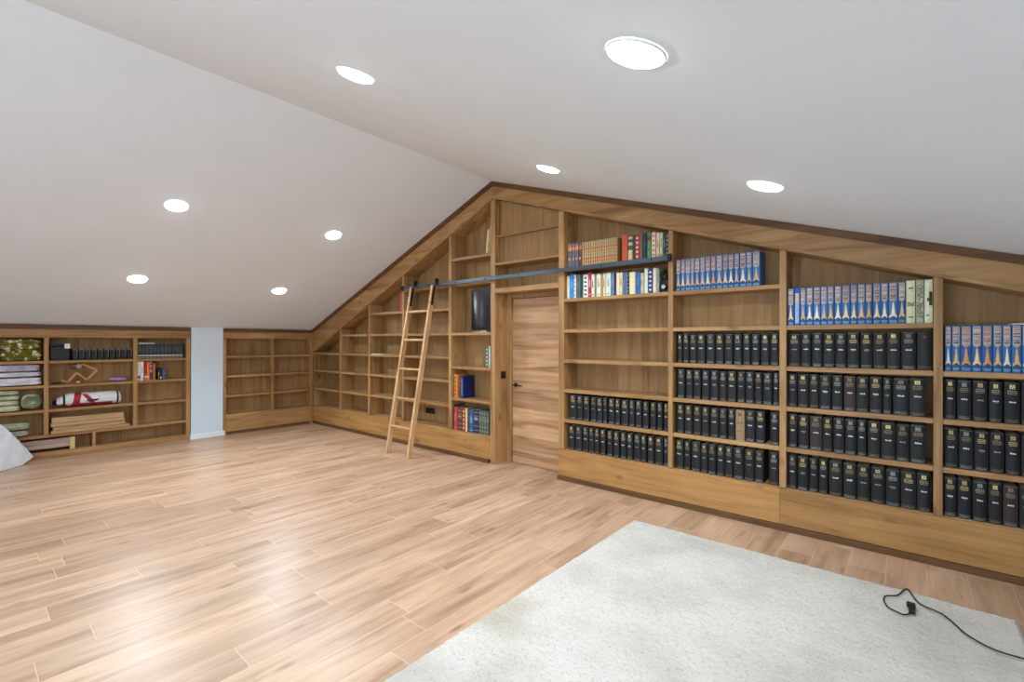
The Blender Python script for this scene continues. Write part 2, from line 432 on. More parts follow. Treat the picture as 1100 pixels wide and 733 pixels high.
# panelled bridge over the door
B = thing('overdoor_panelling', 'oak panelling with shallow ledges and open niche directly over the plank door', 'panelling', (0, 0, 0))
bl = lambda x: lipr(max(x, 4.49))
x0, x1 = 4.498, 5.435
part('niche_shelf', bx((x0, -.004, 2.092), (x1, DB, 2.152)), WX, B, .002)
part('back_panel', bx((x0, DB, 2.153), (x1, DB + .012, 2.43)), WB, B)
part('ledge', bx((x0, .004, 2.432), (x1, DB, 2.462)), WX, B, .0015)
part('ledge', bx((x0, .022, 2.775), (x1, .075, 2.800)), WX, B, .0015)
part('lower_panel', bx((x0, .076, 2.463), (x1, .090, 2.800)), WB, B)
part('upper_panel', MB().prism([(x0, .076, 2.801), (x1, .076, 2.801), (x1, .076, bl(x1)), (x0, .076, bl(x0))], (0, .014, 0)), WB, B)
part('side_batten', bx((x0 + .001, .045, 2.463), (x0 + .018, .0755, 3.18)), WZ, B)
part('lintel', bx((x0, .200, 2.089), (x1, .221, 2.0915)), WX, B)

# ------------------------------------------------------------------ left wall bookcases
HL = 1.708
def ypanel(root, y0, y1, z0, z1, d=.205): return part('upright', bx((-d, y0, z0), (0, y1, z1)), WZ, root, .0015)
def yshelf(root, y0, y1, z, d=.205): return part('shelf', bx((-d + .001, y0 + .0006, z - .034), (-.003, y1 - .0006, z)), WY, root, .002)
def header(root, y0, y1, yc=None):
    yc = y1 if yc is None else yc
    part('header', bx((-.022, y0, 1.543), (.004, y1, 1.650)), WY, root, .0015)
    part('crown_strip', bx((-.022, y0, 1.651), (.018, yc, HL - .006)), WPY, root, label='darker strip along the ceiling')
    part('top_board', bx((-.205, y0, 1.560), (-.023, y1, 1.580)), WY, root)
    part('back_panel', bx((-.217, y0, .02), (-.206, y1, 1.580)), WB, root)
K = thing('bookcase', 'small empty oak bookcase in the corner, two bays wide, right of white pillar', 'bookcase', (0, 0, 0))
ypanel(K, -1.482, -1.437, 0, 1.542); ypanel(K, -.746, -.700, .325, 1.542); ypanel(K, -.058, -.005, 0, 1.542)
for a, b in ((-1.437, -.746), (-.700, -.058)):
    for z in (.632, .948, 1.262): yshelf(K, a, b, z)
part('kick_board', bx((-.018, -1.4365, .048), (.0, -.0585, .322)), WY, K, .002)
part('bottom_board', bx((-.205, -1.4365, .29), (-.0185, -.0585, .324)), WY, K)
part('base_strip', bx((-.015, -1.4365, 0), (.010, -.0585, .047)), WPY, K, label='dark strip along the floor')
header(K, -1.482, -.0135, -.0385)
A = thing('bookcase', 'cluttered oak bookcase at far left holding folded bedding, boards and books', 'bookcase', (0, 0, 0))
ypanel(A, -4.46, -4.415, 0, 1.542); ypanel(A, -3.520, -3.476, .307, 1.542); ypanel(A, -2.622, -2.574, .307, 1.542); ypanel(A, -1.985, -1.936, 0, 1.542)
for a, b in ((-4.415, -3.520), (-3.476, -2.622), (-2.574, -1.985)):
    for z in (.625, .936, 1.246): yshelf(A, a, b, z)
part('bottom_shelf', bx((-.205, -4.4145, .270), (-.002, -1.9855, .306)), WY, A, .002)
part('divider', bx((-.205, -3.053, .088), (-.004, -3.021, .2695)), WZ, A)
part('base_board', bx((-.205, -4.4145, .060), (-.0125, -1.9855, .087)), WY, A)
part('plinth', bx((-.012, -4.4145, 0), (.002, -1.9855, .088)), WY, A, .0015)
header(A, -4.46, -1.936)

# ------------------------------------------------------------------ books
def spine_pt(t, h, bul, u, v, off=0.0):
    s = 2 * u - 1
    return (s * t / 2, -bul * (1 - s * s) - off, v * h)
def cover_mesh(t, h, d, mat, bul, name='cover'):
    m = MB(); th = min(.0032, t * .18); N = 8
    O = [(-t / 2, d)] + [(spine_pt(t, h, bul, i / N, 0)[0], spine_pt(t, h, bul, i / N, 0)[1]) for i in range(N + 1)] + [(t / 2, d)]
    I = []
    for (x, y) in O:
        xi = max(-t / 2 + th, min(t / 2 - th, x)); I.append((xi, y + (th if y < d - 1e-6 else 0)))
    n = len(O)
    m.v = [(x, y, 0) for x, y in O] + [(x, y, 0) for x, y in I] + [(x, y, h) for x, y in O] + [(x, y, h) for x, y in I]
    for i in range(n - 1):
        for q in ((i, i + 1, 2 * n + i + 1, 2 * n + i), (n + i + 1, n + i, 3 * n + i, 3 * n + i + 1), (i + 1, i, n + i, n + i + 1), (2 * n + i, 2 * n + i + 1, 3 * n + i + 1, 3 * n + i)):
            m.f.append(q); m.mi.append(0)
    for i in (0, n - 1):
        m.f.append((i, n + i, 3 * n + i, 2 * n + i)); m.mi.append(0)
    me = m.mesh(name, mat)
    return me
def pages_mesh(t, h, d):
    th = min(.0034, t * .19)
    return bx((-t / 2 + th, .0045, .004), (t / 2 - th, d - .004, h - .005)).mesh('page_block', PAGE)
def deco_mesh(t, h, bul, patches, name='spine_lettering'):
    """patches: (u0,u1,v0, u0b,u1b,v1, material, layer)"""
    m = MB(); mats = []
    for (a0, a1, v0, b0, b1, v1, mat, lay) in patches:
        if mat not in mats: mats.append(mat)
        k = mats.index(mat); N = 4
        for i in range(N):
            f, g = i / N, (i + 1) / N; off = .0006 + .0005 * lay
            m.poly([spine_pt(t, h, bul, a0 + (a1 - a0) * f, v0, off), spine_pt(t, h, bul, a0 + (a1 - a0) * g, v0, off),
                    spine_pt(t, h, bul, b0 + (b1 - b0) * g, v1, off), spine_pt(t, h, bul, b0 + (b1 - b0) * f, v1, off)], k)
    return m.mesh(name, mats or [T_WHT], weld=True)
def rp(u0, u1, v0, v1, mat, lay=0): return (u0, u1, v0, u0, u1, v1, mat, lay)
def chunks(rng, u0, u1, v0, v1, mat, n, lay=0):
    out = []; w_ = (u1 - u0) / n
    for i in range(n):
        out.append(rp(u0 + w_ * i + w_ * .08, u0 + w_ * (i + 1) - w_ * .10, v0, v0 + (v1 - v0) * rng.uniform(.65, 1), mat, lay))
    return out
def deco_black(rng, worn=False):
    P = []; hi = rng.choice([G_HI, G_MID, G_MID, G_DUL, T_GRY]); tl = rng.choice([hi, T_GRY, G_DUL]); lo = rng.choice([G_DUL, T_GRY])
    P.append(rp(.06, .94, .966, .974, lo))
    e0, e1 = .33, .67
    P.append(rp(e0, e1, .835, .935, hi))
    for q in ((.40, .46, .838, .868), (.54, .60, .838, .868), (.46, .54, .905, .922), (.44, .49, .874, .893), (.55, .60, .880, .897)):
        P.append(rp(*q, T_BLK, 1))
    P += chunks(rng, .20, .80, .775, .805, tl, 5) + chunks(rng, .17, .83, .735, .762, tl, 6) + chunks(rng, .22, .78, .700, .720, tl, 5)
    P += chunks(rng, .28, .74, .505, .545, rng.choice([T_WHT, T_WHT, T_GRY]), rng.randint(3, 4))
    if rng.random() < .5: P += chunks(rng, .40, .66, .478, .490, T_GRY, 3)
    P.append(rp(.06, .94, .088, .096, lo)); P += chunks(rng, .12, .88, .050, .070, lo, 6); P.append(rp(.06, .94, .026, .034, lo))
    return P
SILV = mottle('spine_silver_print', [(.30, lin(104, 118, 150)), (.45, lin(178, 178, 182)), (.58, lin(204, 176, 150)), (.72, lin(136, 150, 184))], 70)
SILV2 = mottle('spine_pink_print', [(.30, lin(98, 102, 124)), (.45, lin(190, 156, 138)), (.58, lin(172, 162, 160)), (.72, lin(130, 142, 172))], 70)
TANS = [colm((222, 176, 112)), colm((232, 204, 146)), colm((214, 150, 92)), colm((236, 222, 186))]
BLUES = [colm((52, 108, 168)), colm((62, 120, 182)), colm((42, 94, 154))]
DBLUE = colm((22, 56, 118)); TEAL = colm((30, 84, 130)); PALEB = colm((150, 178, 208))
def deco_blue(rng):
    P = []; tan = rng.choice(TANS); sp = rng.choice([SILV, SILV, SILV2])
    P.append(rp(.09, .91, .57, .975, sp)); P.append((.38, .62, .53, .16, .84, .57, sp, 0))
    for v in (.93, .885, .80, .745, .665, .61):
        P += chunks(rng, .16, .84, v, v + rng.uniform(.018, .030), rng.choice([T_BLK, T_BRN, T_BRN, DBLUE, T_WHT]), rng.randint(4, 6), 1)
    P.append((.05, .95, .135, .455, .545, .51, tan, 0))
    P.append(rp(.06, .94, .085, .135, TEAL, 1)); P.append((.06, .94, .135, .40, .60, .180, TEAL, 1))
    P += chunks(rng, .14, .86, .035, .062, PALEB, 5); P.append(rp(.06, .94, .072, .080, PALEB))
    return P
def variant(t, h, d, base, bul, patches):
    cov = cover_mesh(t, h, d, base, bul)
    if patches:                                    # tooling on the spine belongs to the cover
        dm = deco_mesh(t, h, bul, patches); off = len(cov.materials)
        for mt in dm.materials: cov.materials.append(mt)
        bm = bmesh.new(); bm.from_mesh(dm)
        for f in bm.faces: f.material_index += off
        bm.from_mesh(cov); bm.to_mesh(cov); bm.free(); bpy.data.meshes.remove(dm)
    return (cov, pages_mesh(t, h, d), None, t)
def put(var, x, y, z, width=None, label='', group=None, rz=0.0, tilt=0.0, name='book', cat='book', hs=1.0):
    r = thing(name, label, cat, (x, y, z), rz, group)
    if tilt: r.rotation_euler = (0, tilt, rz)
    if width: r.scale = (width / var[3], 1, hs)
    for nm, me in zip(('cover', 'page_block'), var[:2]):
        if me is not None: link(nm, me, r)
    return r
ORD = ['first', 'second', 'third', 'fourth', 'fifth', 'sixth', 'seventh', 'eighth', 'ninth', 'tenth', 'eleventh', 'twelfth', 'thirteenth', 'fourteenth', 'fifteenth', 'sixteenth']
YB = .030; DBK = .200
BLK = [colm((17, 18, 20)), colm((22, 23, 24)), colm((19, 22, 25)), colm((15, 16, 17)), colm((27, 24, 25)), colm((19, 23, 25))]
BRN = colm((50, 38, 34)); TANW = colm((150, 122, 92))
rng = random.Random(3)
VB = [variant(.07, .262, DBK, BLK[i % 6], .011, deco_black(rng)) for i in range(22)]
VBR = variant(.07, .262, DBK, BRN, .011, deco_black(rng))
VPL = variant(.07, .262, DBK, BLK[2], .011, [rp(.40, .60, .85, .91, colm((120, 50, 44))), rp(.06, .94, .09, .10, G_DUL), rp(.06, .94, .04, .05, G_DUL)])
VWORN = variant(.07, .262, DBK, TANW, .011, chunks(rng, .2, .8, .55, .62, colm((120, 88, 60)), 4) + chunks(rng, .2, .8, .3, .34, colm((120, 88, 60)), 4) + [rp(.3, .7, .8, .9, colm((110, 84, 58)))])
BLACKROWS = {   # (bay phrase, shelf phrase, z): [(left edge, right edge) of each volume, metres along the wall]
 ('of the bay beside the door', 'second shelf up', SH[1]): [(5.56, 5.644), (5.652, 5.725), (5.734, 5.808), (5.821, 5.889), (5.895, 5.961), (5.969, 6.019), (6.027, 6.096), (6.103, 6.159), (6.171, 6.249), (6.256, 6.314), (6.324, 6.387), (6.399, 6.459), (6.472, 6.533), (6.542, 6.596), (6.606, 6.654)],
 ('of the bay beside the door', 'lowest shelf', SH[0]): [(5.549, 5.625), (5.633, 5.715), (5.726, 5.796), (5.801, 5.864), (5.869, 5.926), (5.934, 5.997), (6.012, 6.077), (6.087, 6.152), (6.162, 6.224), (6.231, 6.294), (6.303, 6.377), (6.381, 6.437), (6.448, 6.512), (6.521, 6.598), (6.605, 6.654)],
 ('of the second bay from the door', 'fourth shelf up', SH[3]): [(6.736, 6.783), (6.788, 6.841), (6.845, 6.909), (6.915, 6.984), (6.993, 7.064), (7.072, 7.14), (7.146, 7.214), (7.22, 7.284), (7.292, 7.353), (7.359, 7.422), (7.428, 7.494), (7.499, 7.563)],
 ('of the second bay from the door', 'third shelf up', SH[2]): [(6.735, 6.804), (6.812, 6.875), (6.881, 6.947), (6.954, 7.022), (7.028, 7.096), (7.102, 7.165), (7.17, 7.241), (7.246, 7.31), (7.315, 7.379), (7.383, 7.442), (7.447, 7.515), (7.519, 7.566)],
 ('of the second bay from the door', 'second shelf up', SH[1]): [(6.731, 6.797), (6.802, 6.872), (6.878, 6.948), (6.953, 7.02), (7.025, 7.097), (7.103, 7.168), (7.174, 7.234), (7.236, 7.308), (7.312, 7.387), (7.391, 7.461), (7.5, 7.566)],
 ('of the second bay from the door', 'lowest shelf', SH[0]): [(6.713, 6.793), (6.797, 6.856), (6.863, 6.943), (6.946, 7.007), (7.011, 7.077), (7.082, 7.147), (7.15, 7.215), (7.22, 7.298), (7.303, 7.382), (7.386, 7.453), (7.492, 7.562)],
 ('of the third bay from the door', 'fourth shelf up', SH[3]): [(7.629, 7.711), (7.714, 7.784), (7.788, 7.858), (7.861, 7.936), (7.938, 8.009), (8.012, 8.086), (8.091, 8.163), (8.165, 8.241), (8.242, 8.319), (8.323, 8.402), (8.406, 8.487)],
 ('of the third bay from the door', 'third shelf up', SH[2]): [(7.626, 7.69), (7.693, 7.767), (7.77, 7.835), (7.838, 7.913), (7.918, 7.986), (7.991, 8.065), (8.068, 8.141), (8.145, 8.217), (8.221, 8.272), (8.278, 8.363), (8.366, 8.453)],
 ('of the third bay from the door', 'second shelf up', SH[1]): [(7.627, 7.69), (7.695, 7.769), (7.774, 7.857), (7.86, 7.923), (7.926, 7.996), (7.999, 8.068), (8.071, 8.129), (8.135, 8.208), (8.211, 8.292), (8.294, 8.367), (8.37, 8.455)],
 ('of the third bay from the door', 'lowest shelf', SH[0]): [(7.625, 7.688), (7.692, 7.766), (7.769, 7.831), (7.834, 7.893), (7.899, 7.983), (7.988, 8.068), (8.071, 8.149), (8.153, 8.234), (8.238, 8.317), (8.321, 8.404), (8.406, 8.48)],
 ('of the rightmost bay', 'third shelf up', SH[2]): [(8.545, 8.604), (8.608, 8.678), (8.682, 8.753), (8.757, 8.819), (8.825, 8.897), (8.899, 8.964)],
 ('of the rightmost bay', 'second shelf up', SH[1]): [(8.545, 8.613), (8.616, 8.688), (8.69, 8.758), (8.76, 8.829), (8.832, 8.897), (8.899, 8.964)],
 ('of the rightmost bay', 'lowest shelf', SH[0]): [(8.541, 8.607), (8.61, 8.678), (8.681, 8.751), (8.754, 8.817), (8.82, 8.888), (8.891, 8.955)],
}
rr = random.Random(11)
for (bay, sh, z), L_ in BLACKROWS.items():
    last = None
    for i, (a, b) in enumerate(L_):
        var = rr.choice([v for v in VB if v is not last]); last = var; desc = 'black gilt banded volume'
        if bay.startswith('of the third') and sh[:6] == 'fourth' and i == 10: var = VPL; desc = 'plain black volume with red emblem'
        if bay.startswith('of the second') and sh[:6] == 'second' and i == 7: var = VWORN; desc = 'worn tan volume'
        if (bay.startswith('of the third') and ((sh[:6] == 'second' and i == 2) or (sh[:5] == 'third' and i == 5))) or (bay.startswith('of the rightmost') and sh == 'lowest shelf' and i == 4):
            var = VBR; desc = 'dark brown gilt volume'
        put(var, (a + b) / 2, YB + rr.uniform(-.003, .004), z + .0004, b - a - .003, '%s, %s from left, %s, %s' % (desc, ORD[i], sh, bay.replace('of the ', '').replace('the ', '')),
            'black volumes on the %s %s' % (sh, bay), hs=rr.uniform(.985, 1.012))

VBL = []
for i in range(12): VBL.append(variant(.045, .293, .19, BLUES[i % 3], .006, deco_blue(rng)))
VBODD = variant(.04, .293, .19, colm((52, 92, 190)), .006, [rp(.12, .88, .05, .62, PALEB), rp(.12, .88, .62, .86, colm((206, 190, 150))), rp(.1, .9, .88, .95, colm((46, 90, 200)))])
VBNEW = variant(.045, .293, .19, colm((36, 62, 150)), .006, deco_blue(rng))
BLUEROWS = {
 ('of the second bay from the door', SH[5], .985): [(6.722, 6.763), (6.766, 6.805), (6.807, 6.853), (6.854, 6.888), (6.89, 6.937), (6.939, 6.981), (6.983, 7.028), (7.03, 7.074), (7.076, 7.127), (7.13, 7.173), (7.175, 7.22), (7.223, 7.263), (7.267, 7.318), (7.321, 7.362), (7.366, 7.422)],
 ('of the third bay from the door', SH[4], 1.0): [(7.624, 7.667), (7.67, 7.707), (7.71, 7.748), (7.751, 7.795), (7.798, 7.844), (7.846, 7.888), (7.889, 7.93), (7.933, 7.977), (7.979, 8.029), (8.031, 8.073), (8.075, 8.12), (8.121, 8.162), (8.165, 8.209), (8.21, 8.251), (8.253, 8.304), (8.306, 8.347)],
 ('of the rightmost bay', SH[3], 1.035): [(8.549, 8.581), (8.583, 8.625), (8.626, 8.678), (8.679, 8.726), (8.727, 8.774), (8.776, 8.818), (8.819, 8.858), (8.859, 8.903), (8.904, 8.944)],
}
last = None
for (bay, z, hs), L_ in BLUEROWS.items():
    for i, (a, b) in enumerate(L_):
        var = rr.choice([v for v in VBL if v is not last]); last = var; desc = 'blue volume with tan spine wedge'
        if bay.startswith('of the third') and i == 1: var = VBODD; desc = 'narrow blue volume turned upside down'
        put(var, (a + b) / 2, YB + .002, z + .0004, b - a - .002, '%s, %s from left, %s' % (desc, ORD[i], bay.replace('of the ', '').replace('the ', '')), 'blue volumes on the top shelf ' + bay, hs=hs)
GRNW = colm((206, 212, 178)); MOT = mottle('grey_green_motif', [(.42, lin(206, 212, 178)), (.5, lin(96, 98, 80)), (.6, lin(170, 176, 146))], 45)
for i, ((a, b), bs, ps, nm) in enumerate((((8.349, 8.398), colm((214, 216, 178)), [rp(.1, .9, .40, .50, MOT), rp(.2, .8, .12, .16, MOT), rp(.25, .75, .80, .84, G_DUL)], 'pale cream volume with brown band, first after the blue row'),
        ((8.401, 8.443), colm((168, 176, 148)), [rp(.1, .9, .10, .90, MOT)], 'grey-green mottled volume between two cream ones after the blue row'),
        ((8.445, 8.489), colm((222, 224, 196)), [rp(.55, .95, .40, .72, colm((66, 62, 50))), rp(.3, .95, .50, .58, colm((92, 88, 70))), rp(.2, .6, .15, .2, MOT)], 'pale cream volume with dark motif against the upright, beside the blue row'))):
    put(variant(.045, .296, .19, bs, .006, ps), (a + b) / 2, YB, z0 if False else SH[4] + .0004, b - a - .002, nm, 'cream volumes after the blue row')
pm = MB().box((8.86, .035, 0), (9.02, .20, .004)); pm.box((8.862, .035, .0042), (9.03, .198, .0075))
t = thing('pamphlet', 'white paper pamphlet lying on top of the rightmost blue volumes', 'paper', (0, 0, SH[3] + .304 + .0006))
part('sheets', pm, WHITEP, t)

# mixed books: (left, right, height, colour, decoration key, label)
def deco_misc(rng, key, a=None, b=None):
    P = []
    if key == 'bands':
        P = [rp(0.03, .97, v, v + .02, a) for v in (.12, .30, .55, .72, .88)] + chunks(rng, .15, .85, .60, .68, b or a, 3)
    elif key == 'title': P = chunks(rng, .28, .72, .40, .80, a, 2) + [rp(.25, .75, .08, .13, b or a)]
    elif key == 'dots': P = [rp(.25, .75, v, v + .07, a) for v in (.10, .28, .46, .64, .82)]
    elif key == 'top': P = [rp(.02, .98, .70, .86, a), rp(.02, .98, .90, .92, b or a), rp(.25, .75, .3, .4, b or a)]
    elif key == 'low': P = [rp(.02, .98, .03, .42, a), rp(.02, .98, .60, .72, b or a), rp(.02, .98, .84, .94, b or a)]
    elif key == 'tan': P = [rp(.02, .98, .56, .74, b), rp(.02, .98, .14, .34, b), rp(.0, .16, .02, .98, a, 1), rp(.86, 1.0, .02, .98, a, 1), rp(.25, .75, .80, .84, G_MID), rp(.3, .7, .42, .50, G_MID), rp(.35, .80, .61, .66, G_HI, 1), rp(.35, .80, .2, .26, G_HI, 1)]
    elif key == 'foot': P = [rp(.02, .98, .12, .24, a), rp(.3, .7, .02, .06, b or a)]
    return P
def mixed(rows, z, zplace, group, y=YB, d=.17, rz=0.0, xw=None):
    for i, (a, b, h, col, key, c1, c2, desc) in enumerate(rows):
        t_ = b - a - .0015
        ps = deco_misc(rng, key, colm(c1) if isinstance(c1, tuple) else c1, colm(c2) if isinstance(c2, tuple) else c2) if key else None
        v = variant(t_, h, d, colm(col), min(.006, t_ * .16), ps)
        lab = desc + ', ' + zplace
        if xw is None: put(v, (a + b) / 2, y, z + .0004, None, lab, group)
        else: put(v, xw, (a + b) / 2, z + .0004, None, lab, group, rz=rz)
Z7 = SH[6]
rows = []
for i, (a, b) in enumerate([(5.534, 5.586), (5.59, 5.625), (5.629, 5.667)]):
    rows.append((a, b, .262, (104, 92, 108), 'top', (214, 140, 70), (190, 160, 110), ('leftmost', 'middle', 'right')[i] + ' of three purple-grey volumes with orange bands'))
rows.append((5.67, 5.71, .258, (96, 58, 52), 'top', (170, 120, 84), (190, 160, 110), 'maroon volume next to the purple-grey ones'))
for i in range(16):
    a = 5.715 + i * .0279 - i * i * .00013; b = 5.715 + (i + 1) * .0279 - (i + 1) ** 2 * .00013
    rows.append((a, b, .252, (206, 168, 116) if i % 3 else (190, 156, 112), 'tan', (78, 88, 62), (206, 116, 70), 'slim tan volume with red bands, %s of its set' % ORD[i]))
M = [(6.177, 6.237, .262, (200, 84, 58), None, 0, 0, 'wide plain orange-red book'),
     (6.243, 6.291, .252, (64, 88, 70), 'low', (222, 192, 130), (198, 186, 150), 'dark green book with cream lower half'),
     (6.294, 6.313, .250, (58, 76, 76), None, 0, 0, 'thin dark teal book'),
     (6.317, 6.364, .250, (184, 58, 50), 'dots', (224, 206, 180), 0, 'red book with cream dots down the spine'),
     (6.366, 6.392, .245, (128, 104, 66), 'title', (90, 120, 70), 0, 'olive brown book'),
     (6.397, 6.436, .252, (30, 58, 82), 'title', (52, 90, 110), 0, 'dark navy teal book'),
     (6.441, 6.481, .245, (96, 140, 84), 'top', (130, 48, 48), (70, 100, 60), 'green book with maroon top'),
     (6.486, 6.525, .245, (232, 208, 186), 'dots', (196, 96, 84), 0, 'cream book with red marks'),
     (6.533, 6.563, .235, (232, 204, 174), 'title', (200, 120, 80), 0, 'pale peach book'),
     (6.567, 6.594, .230, (208, 212, 170), 'title', (120, 130, 90), 0, 'pale green book'),
     (6.599, 6.624, .228, (52, 66, 58), 'title', (140, 150, 130), 0, 'dark green slim book'),
     (6.627, 6.650, .225, (44, 52, 54), 'dots', (200, 200, 190), 0, 'dark slim book with white marks at the rail end')]
rows += M
mixed(rows, Z7, 'on shelf behind rail', 'mixed books on the shelf behind the rail')
TXT = 'under the rail beside the door'
rows = [(5.522, 5.56, .245, (214, 204, 172), None, 0, 0, 'leftmost cream book'),
 (5.563, 5.61, .262, (30, 130, 206), 'title', (80, 170, 230), 0, 'bright blue book'),
 (5.613, 5.641, .250, (226, 222, 214), 'dots', (190, 70, 110), 0, 'white book with pink marks'),
 (5.642, 5.698, .248, (76, 90, 88), 'title', (100, 112, 108), 0, 'wide slate grey book'),
 (5.703, 5.726, .246, (32, 72, 54), None, 0, 0, 'thin dark green book'),
 (5.729, 5.788, .240, (222, 218, 212), 'dots', (40, 40, 50), (40, 40, 50), 'wide white book with black lettering'),
 (5.792, 5.828, .262, (186, 36, 50), 'title', (220, 180, 170), 0, 'tall crimson book'),
 (5.83, 5.864, .238, (230, 226, 214), 'title', (60, 60, 60), 0, 'white book right of the crimson one'),
 (5.867, 5.886, .225, (128, 122, 70), None, 0, 0, 'thin olive book'),
 (5.888, 5.939, .234, (222, 216, 196), 'title', (170, 160, 140), 0, 'wide ivory book'),
 (5.944, 5.963, .228, (176, 138, 84), None, 0, 0, 'thin tan book'),
 (5.965, 5.995, .232, (228, 206, 168), 'title', (190, 70, 50), 0, 'cream book with red title'),
 (5.999, 6.053, .236, (206, 222, 206), 'title', (150, 170, 160), 0, 'wide mint white book'),
 (6.055, 6.095, .230, (94, 110, 138), 'title', (120, 136, 160), 0, 'slate blue book'),
 (6.099, 6.114, .224, (30, 34, 58), None, 0, 0, 'thin navy book'),
 (6.116, 6.15, .228, (230, 218, 182), None, 0, 0, 'cream book after the thin navy one'),
 (6.152, 6.183, .226, (232, 212, 168), 'title', (190, 120, 80), 0, 'buff book'),
 (6.188, 6.212, .222, (84, 112, 146), 'title', (130, 150, 180), 0, 'steel blue book'),
 (6.214, 6.233, .222, (104, 128, 154), None, 0, 0, 'thin grey blue book'),
 (6.235, 6.255, .218, (52, 44, 52), 'dots', (160, 150, 150), 0, 'thin dark plum book'),
 (6.258, 6.319, .218, (236, 220, 172), None, 0, 0, 'wide pale yellow book'),
 (6.322, 6.375, .212, (44, 100, 158), 'title', (70, 124, 180), 0, 'wide mid blue book'),
 (6.377, 6.406, .200, (220, 190, 172), 'title', (160, 120, 110), 0, 'short pale pink book'),
 (6.414, 6.449, .240, (212, 226, 208), None, 0, 0, 'tall mint white book'),
 (6.452, 6.498, .232, (44, 60, 104), 'dots', (214, 216, 224), 0, 'navy book with white marks'),
 (6.5, 6.532, .236, (232, 216, 198), None, 0, 0, 'tall pinkish white book'),
 (6.535, 6.56, .228, (156, 166, 146), 'title', (110, 120, 104), 0, 'grey green book')]
mixed(rows, SH[5], TXT, 'mixed books under the rail')
t = thing('gadget', 'small black gadget with silvery details at right end under the rail', 'gadget', (6.610, .07, SH[5] + .0004))
part('body', bx((-.036, -.03, 0), (.036, .03, .120)), BLACKP, t, .008)
part('lens', MB().tube((0, -.03, .05), (0, -.060, .05), .026, 16), BLACKP, t)
part('lens_rim', MB().tube((0, -.0602, .05), (0, -.063, .05), .019, 16), SILVER, t, label='silver ring')
part('hood', bx((-.020, -.026, .1205), (.020, .022, .165)), BLACKP, t, .006)
part('arm', MB().tube((-.037, 0, .10), (-.042, -.02, .19), .009).tube((-.042, -.02, .19), (.0, -.03, .205), .008), BLACKP, t)

# left unit books
rows = [(3.716, 3.739, .318, (72, 52, 56), None, 0, 0, 'dark maroon tall book at left end'), (3.743, 3.805, .300, (190, 58, 62), 'title', (220, 110, 100), 0, 'bright red book'),
 (3.809, 3.895, .292, (92, 58, 54), 'bands', (170, 130, 90), (190, 150, 110), 'brown maroon book with gilt bands'), (3.901, 3.957, .298, (150, 66, 48), 'dots', (226, 180, 130), 0, 'rust red book with cream labels'),
 (3.961, 3.989, .300, (232, 204, 156), None, 0, 0, 'cream slim book'), (3.994, 4.026, .296, (54, 66, 62), 'dots', (110, 88, 60), 0, 'dark green slim book'),
 (4.029, 4.105, .294, (52, 82, 122), 'title', (130, 156, 190), 0, 'steel blue book'), (4.11, 4.198, .298, (40, 44, 62), 'bands', (150, 150, 160), (190, 190, 200), 'navy book with silver bands'),
 (4.203, 4.243, .294, (84, 100, 86), 'bands', (150, 156, 120), 0, 'first grey green volume of four'), (4.246, 4.286, .294, (84, 100, 86), 'bands', (150, 156, 120), 0, 'second grey green volume of four'),
 (4.289, 4.328, .294, (80, 98, 84), 'bands', (150, 156, 120), 0, 'third grey green volume of four'), (4.332, 4.374, .294, (78, 94, 80), 'bands', (150, 156, 120), 0, 'fourth grey green volume of four')]
mixed(rows, .336, 'lowest shelf left of the door', 'coloured books on the lowest shelf left of the door')
rows = [(3.746, 3.804, .305, (214, 132, 62), 'dots', (90, 50, 30), 0, 'orange book with dark marks')]
mixed(rows, .762, 'above the coloured row left of the door', None, d=.17)
put(variant(.045, .285, .20, colm((18, 32, 92)), .006, [rp(.2, .8, .1, .9, colm((70, 110, 170)))]), 3.895, .03, .7625, None, 'large royal blue book beside the orange one, left of the door')
rows = [(4.322, 4.366, .265, (66, 116, 92), 'dots', (190, 210, 190), 0, 'green book'), (4.369, 4.394, .265, (196, 210, 200), None, 0, 0, 'pale mint slim book')]
mixed(rows, 1.178, 'alone on the shelf below the black screen', None)
rows = [(2.572, 2.606, .325, (196, 72, 74), None, 0, 0, 'left of two tall red books'), (2.608, 2.644, .325, (206, 92, 92), None, 0, 0, 'right of two tall red books')]
mixed(rows, 1.950, 'at the left end of the rail', None)
put(variant(.026, .300, .17, colm((228, 214, 172)), .003, None), 4.310, .045, 2.6048, None, 'cream book leaning right, top shelf beside the ridge post', tilt=.10)
put(variant(.022, .345, .17, colm((206, 178, 110)), .003, chunks(rng, .3, .7, .2, .4, T_BRN, 2)), 4.350, .045, 2.6032, None, 'tall buff book leaning on the ridge post, top shelf', tilt=.10)
t = thing('magazine', 'thin pale magazine lying flat on a shelf left of the ladder', 'magazine', (1.84, .02, 1.3004))
part('pages', bx((0, 0, 0), (.30, .20, .006)), WHITEP, t)
part('front_cover', MB().box((0, 0, .0062), (.30, .20, .0078)).box((.02, .0, .0079), (.13, .19, .0082), 1).box((.17, .01, .0079), (.27, .19, .0082), 2), [colm((176, 190, 196)), colm((90, 130, 150)), colm((60, 64, 70))], t, label='pale cover with darker panels')

